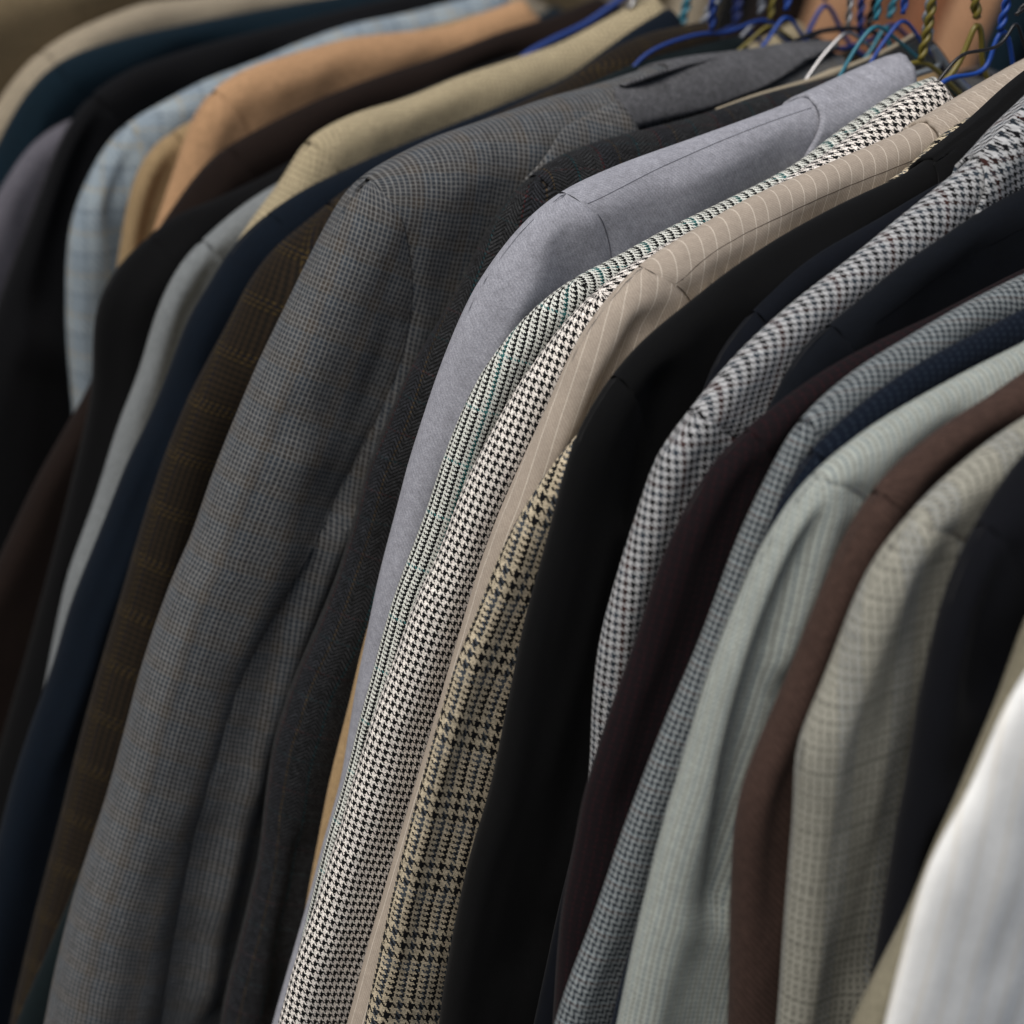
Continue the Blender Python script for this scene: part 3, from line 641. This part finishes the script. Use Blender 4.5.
# pale lining edge that shows along the neck of the charcoal tweed jacket
jt = JK[17]; pl_ = np.array([onplane(a, b, jt['Y']+.004) for a, b in [(716, 110), (755, 96), (800, 84), (830, 75), (846, 68), (875, 57), (900, 44), (915, 34)]])
pl_ = smooth(resample(pl_, 40), 2)
mesh_obj('lining_edge', *tube([(x, jt['Y']+.004, z) for x, z in pl_], np.interp(np.arange(40), [0, 18, 22, 26, 39], [.0008, .0014, .0024, .0014, .0010]), 8), plain('pale_khaki_lining', s(176, 164, 140)), jt['root'])

# ------------------------------------------------------------------ wire hangers
ZR = 0.150
hm = lambda n, c, r=.35: simple(n, c, r, spec=.5)
H_BLUE = hm('blue_plastic_coating', (.007, .055, .30), .5); H_DEEP = hm('deep_blue_coating', (.005, .035, .20), .6); H_NAVY = hm('navy_plastic_coating', (.012, .03, .16)); H_TEAL = hm('teal_plastic_coating', (.02, .17, .24))
H_BLACK = hm('black_plastic_coating', (.012, .012, .014)); H_OLIVE = hm('olive_gold_coating', (.16, .13, .02)); H_WHITE = hm('white_plastic_coating', (.20, .22, .26))
H_STEEL = simple('galvanised_wire', (.5, .5, .5), .35, 1.0); H_GREY = hm('grey_plastic_coating', (.22, .25, .28))
HUBX = []
def hanger(label, key, mat, twist, left, right=None, wr_=.0016, dy=0.0):
    wr_ *= .78
    j = JK[key]; Y = j['Y']+dy; xc = j['xc']; P2 = lambda L: np.array([onplane(a, b, Y) for a, b in L])
    tw = P2(twist); L = P2(left)
    tip = j['tip']; end = np.array([tip[0]+.045, min(tip[1]-.012, L[-1, 1]-.01)])
    rp = j['P']; rp = rp[(rp[:, 0] > end[0]) & (rp[:, 0] < L[-1, 0]-.012) & (rp[:, 1] > end[1]-.01)][::8]
    if len(rp): L = np.concatenate([L, rp-[0, .014]])
    L = np.concatenate([L, [end]])
    Rr = np.concatenate([P2(right), [[2*xc-end[0], end[1]]]]) if right is not None else np.array([[2*tw[0, 0]-p[0], p[1]] for p in L])
    root = empty('wire_hanger', (tw[0, 0], Y, end[1])); tag(root, label, 'hanger', 'wire hangers in the jacket collars')
    bot = np.array([[Rr[-1, 0], Rr[-1, 1]-.006], [(L[-1, 0]+Rr[-1, 0])/2, min(L[-1, 1], Rr[-1, 1])-.012], [L[-1, 0], L[-1, 1]-.006]])
    path = np.concatenate([L[::-1], Rr, bot, L[-1:]]); path = smooth(resample(path, step=.003), 1.6)
    mesh_obj('frame', *tube([(x, Y, z) for x, z in path], wr_, 8), mat, root)
    # twisted neck
    top = np.array([tw[-1, 0]*.6+xc*.4, ZR-.045]); ax = smooth(resample(np.concatenate([tw, [top]]), step=.0015), 3)
    ts = []
    for ph in (0, math.pi):
        pts = []
        for k, (x, z) in enumerate(ax):
            a = k*.0015/.012*2*math.pi+ph; pts.append((x+wr_*1.05*math.cos(a), Y+wr_*1.05*math.sin(a), z))
        ts.append(tube(pts, wr_, 7))
    mesh_obj('twisted_neck', *tubes(ts), mat, root)
    # hook over the rail
    a = np.radians(np.linspace(-70, 215, 26)); R_ = .0195
    hk = np.stack([-.012+R_*np.cos(a), ZR+R_*np.sin(a)], 1)[::1]
    hk = np.concatenate([[top], [top*.5+hk[0]*.5], hk]); hk = smooth(resample(hk, step=.003), 1.2)
    mesh_obj('hook', *tube([(x, Y, z) for x, z in hk], wr_, 8), mat, root)
hanger('bright blue hanger showing as a blurred bar above the cream checked shoulder', 11, H_DEEP, [(640, -14), (640, -40)], [(640, -14), (612, 6), (585, 25), (552, 40), (522, 56)], wr_=.0022)
hanger('silvery wire hanger at the neck of the cream checked jacket', 12, H_STEEL, [(630, 10), (636, -30)], [(630, 10), (618, 22), (600, 34)])
hanger('teal hanger with a twisted neck behind the grey checked collar', 13, H_TEAL, [(680, 28), (688, 0), (692, -30)], [(680, 28), (668, 40), (640, 56)])
hanger('blue hanger curving low behind the grey checked collar', 15, H_DEEP, [(712, 30), (712, 6), (714, -30)], [(711, 32), (691, 36), (674, 41), (656, 48), (640, 58)], [(713, 34), (730, 33), (749, 23), (768, 18)], wr_=.0013)
hanger('white plastic coated hanger neck leaning right beside the teal one', 14, H_WHITE, [(702, 32), (709, 12), (718, -4), (726, -30)], [(702, 33), (696, 44), (680, 60)], wr_=.0018)
hanger('black hanger arching thinly over the grey checked collar', 16, H_BLACK, [(868, 26), (876, 2), (880, -30)], [(866, 29), (842, 28), (820, 31), (797, 39), (780, 52)], [(870, 30), (884, 36), (896, 48)])
hanger('blue hanger opening like an upturned V above the grey collar tip', 15, H_BLUE, [(825, 0), (824, -30)], [(825, 0), (816, 16), (808, 34), (800, 50)], [(826, 0), (834, 14), (840, 30), (852, 48), (870, 60)], wr_=.0015)
hanger('dark blue hanger neck between the V shaped blue one and the teal wire', 16, H_NAVY, [(861, 40), (860, 20), (862, 0), (864, -30)], [(860, 42), (846, 50), (828, 48), (815, 58)], [(862, 42), (876, 40), (890, 20)], wr_=.0014)
hanger('teal wire hanger rising beside the charcoal tweed collar', 17, H_TEAL, [(889, 18), (895, 0), (900, -30)], [(888, 20), (880, 34), (874, 47), (860, 66)], wr_=.0013, dy=.009)
hanger('olive hanger arching out of the blue grey collar', 18, H_OLIVE, [(921, 60), (930, 20), (936, -30)], [(920, 62), (910, 62), (900, 68), (880, 82)], [(922, 61), (932, 65), (939, 72), (950, 84)], wr_=.0015)
hanger('pale grey hanger with a spiral neck above the blue grey collar', 18, H_GREY, [(929, 40), (926, 22), (932, 0), (938, -30)], [(928, 42), (936, 54), (944, 66)], [(930, 42), (942, 58), (950, 72)], wr_=.0018, dy=.007)
hanger('black hanger with a long straight arm crossing in front of the blue one', 20, H_BLACK, [(1016, 15), (1024, 8), (1040, -14), (1050, -40)], [(1016, 16), (1011, 31), (1003, 45), (991, 50), (975, 51), (960, 53), (947, 70), (934, 87), (916, 108)], [(1017, 17), (1022, 40), (1034, 66)], wr_=.0010)
hanger('olive gold hanger with a double neck above the beige collar', 19, H_OLIVE, [(977, 18), (975, 0), (973, -30)], [(977, 18), (967, 46), (960, 63), (950, 78)], [(978, 18), (982, 28), (981, 58), (984, 74)], wr_=.0017, dy=.012)
hanger('bright blue hanger with a thick twisted neck above the beige collar', 19, H_BLUE, [(1000, 30), (1006, 8), (1010, -20), (1014, -40)], [(999, 32), (993, 46), (990, 66), (982, 74), (962, 76), (944, 78), (930, 96)], [(1004, 24), (1011, 45), (1012, 66), (1018, 84)], wr_=.0014, dy=-.002)

hanger('thin navy hanger arching behind the white coated neck', 13, H_NAVY, [(736, 22), (738, 0), (742, -30)], [(735, 24), (722, 34), (704, 42), (690, 52)], [(737, 24), (750, 34), (764, 44)], dy=.008)
hanger('thin white hanger just right of the bright blue low arch', 15, H_WHITE, [(760, 14), (764, -6), (768, -30)], [(759, 16), (748, 30), (735, 44)], [(761, 16), (772, 30), (786, 42)], wr_=.0013, dy=.006)
hanger('thin blue hanger standing left of the upturned V', 16, H_BLUE, [(786, 10), (790, -8), (794, -30)], [(785, 12), (776, 28), (764, 46)], [(787, 12), (796, 26), (806, 42)], wr_=.0012, dy=.014)
hanger('thin olive wire hanger between the blue wires over the grey collar', 16, H_OLIVE, [(770, 20), (773, 0), (776, -30)], [(769, 22), (758, 34), (744, 46)], [(771, 22), (784, 34), (800, 44)], wr_=.0011, dy=.02)
hanger('pale steel hanger neck beside the dark blue twisted one', 17, H_STEEL, [(848, 26), (850, 4), (853, -30)], [(847, 28), (836, 42), (822, 56)], [(849, 28), (860, 40), (872, 48)], wr_=.0011, dy=.012)
hanger('thin teal hanger in the crowd of necks right of the dark blue one', '17b', H_TEAL, [(876, 20), (879, 0), (882, -30)], [(875, 22), (864, 36), (852, 54)], [(877, 22), (890, 34), (902, 44)], wr_=.0012, dy=.004)
hanger('thin bright blue hanger against the fawn coat behind', '17b', H_BLUE, [(903, 14), (906, -6), (908, -30)], [(902, 16), (890, 34), (878, 50)], [(904, 16), (914, 30), (922, 44)], wr_=.0012, dy=.0)

# ------------------------------------------------------------------ rail
rail = empty('clothes_rail', (-.012, 0, -1.45)); tag(rail, 'round steel rail that carries the jackets by their wire hangers', 'clothes rail')
mesh_obj('bar', *tube([(-.012, y_, ZR) for y_ in np.linspace(-.75, .75, 30)], .0165, 16), H_STEEL, rail)
for y_ in (-.72, .72):
    mesh_obj('post', *tube([(-.012, y_, z_) for z_ in np.linspace(-1.44, ZR-.012, 12)], .014, 12), H_STEEL, rail)
    mesh_obj('foot', *tube([(-.012+x_, y_, -1.43) for x_ in np.linspace(-.28, .28, 12)], .014, 12), H_STEEL, rail)

# ------------------------------------------------------------------ coats on the rack behind
rust = [plain('rust_brown_suede', s(168, 116, 84)), plain('fawn_suede', s(178, 134, 98)), plain('ginger_brown_suede', s(152, 100, 70))]
back = [('fawn', rust[1], .40-.045*3, 'black wool coat at the near end of the rack behind', M_['black']),
        ('b', None, .30, 'ink coloured coat second on the rack behind', M_['ink']),
        ('b', None, .355, 'black coat between two dark ones on the rack behind', M_['black_far']),
        ('b', None, .41, 'black blue coat seen behind the gold hanger necks', M_['black_blue']),
        ('b', None, .465, 'dark teal coat behind the pale grey hanger neck', M_['teal_navy']),
        ('b', None, .52, 'pinkish fawn coat on the rack behind, beside the dark teal one', rust[1]),
        ('b', None, .575, 'ginger brown coat on the rack behind the blue hangers', rust[2]),
        ('b', None, .63, 'rust brown coat on the rack behind, left of the ginger one', rust[0]),
        ('b', None, .685, 'fawn suede coat on the rack behind, above the grey collar', rust[1]),
        ('b', None, .74, 'dark brown coat on the rack behind', M_['dark_brown']),
        ('b', None, .795, 'black coat on the rack behind, right of the stone coloured one', M_['black']),
        ('b', None, .85, 'stone coloured coat on the rack behind', M_['stone']),
        ('b', None, .91, 'khaki coat at the far end of the rack behind', M_['khaki'])]
rg = random.Random(4)
for n, (_, _, yb, lab, mt) in enumerate(back):
    e = rg.uniform(-.012, .012)
    o_ = [(XN, .0), (-.10, -.012), (-.16, -.034), (-.20+e, -.055), (-.222+e, -.085), (-.235+e, -.14), (-.245+e, -.25), (-.25+e, -.40), (-.25+e, -.55)]
    jb = jacket('coat', lab, mt, yb/K, .046/K, o_, (-.205+e, -.06), px=False, res=.6, wr=.004, seed=60+n, group='coats on the rack behind', cat='coat', sw=.12)
    jb['root'].location.x += .80; jb['root'].location.z += .13
rail2 = empty('clothes_rail', (.80, .55, -1.45)); tag(rail2, 'steel rail of the rack behind that carries the brown and dark coats', 'clothes rail')
mesh_obj('bar', *tube([(.80, y_, ZR+.10) for y_ in np.linspace(.05, 1.1, 30)], .0165, 16), H_STEEL, rail2)
for y_ in (.07, 1.08):
    mesh_obj('post', *tube([(.80, y_, z_) for z_ in np.linspace(-1.44, ZR+.09, 12)], .014, 12), H_STEEL, rail2)

# ------------------------------------------------------------------ ground
gr = simple('asphalt', (.05, .05, .05), .95, nscale=40, amt=.4)
gv = [(-60, -60, -1.45), (60, -60, -1.45), (60, 60, -1.45), (-60, 60, -1.45)]
tag(mesh_obj('ground', gv, [(0, 1, 2, 3)], gr, smooth_=False), kind='structure')
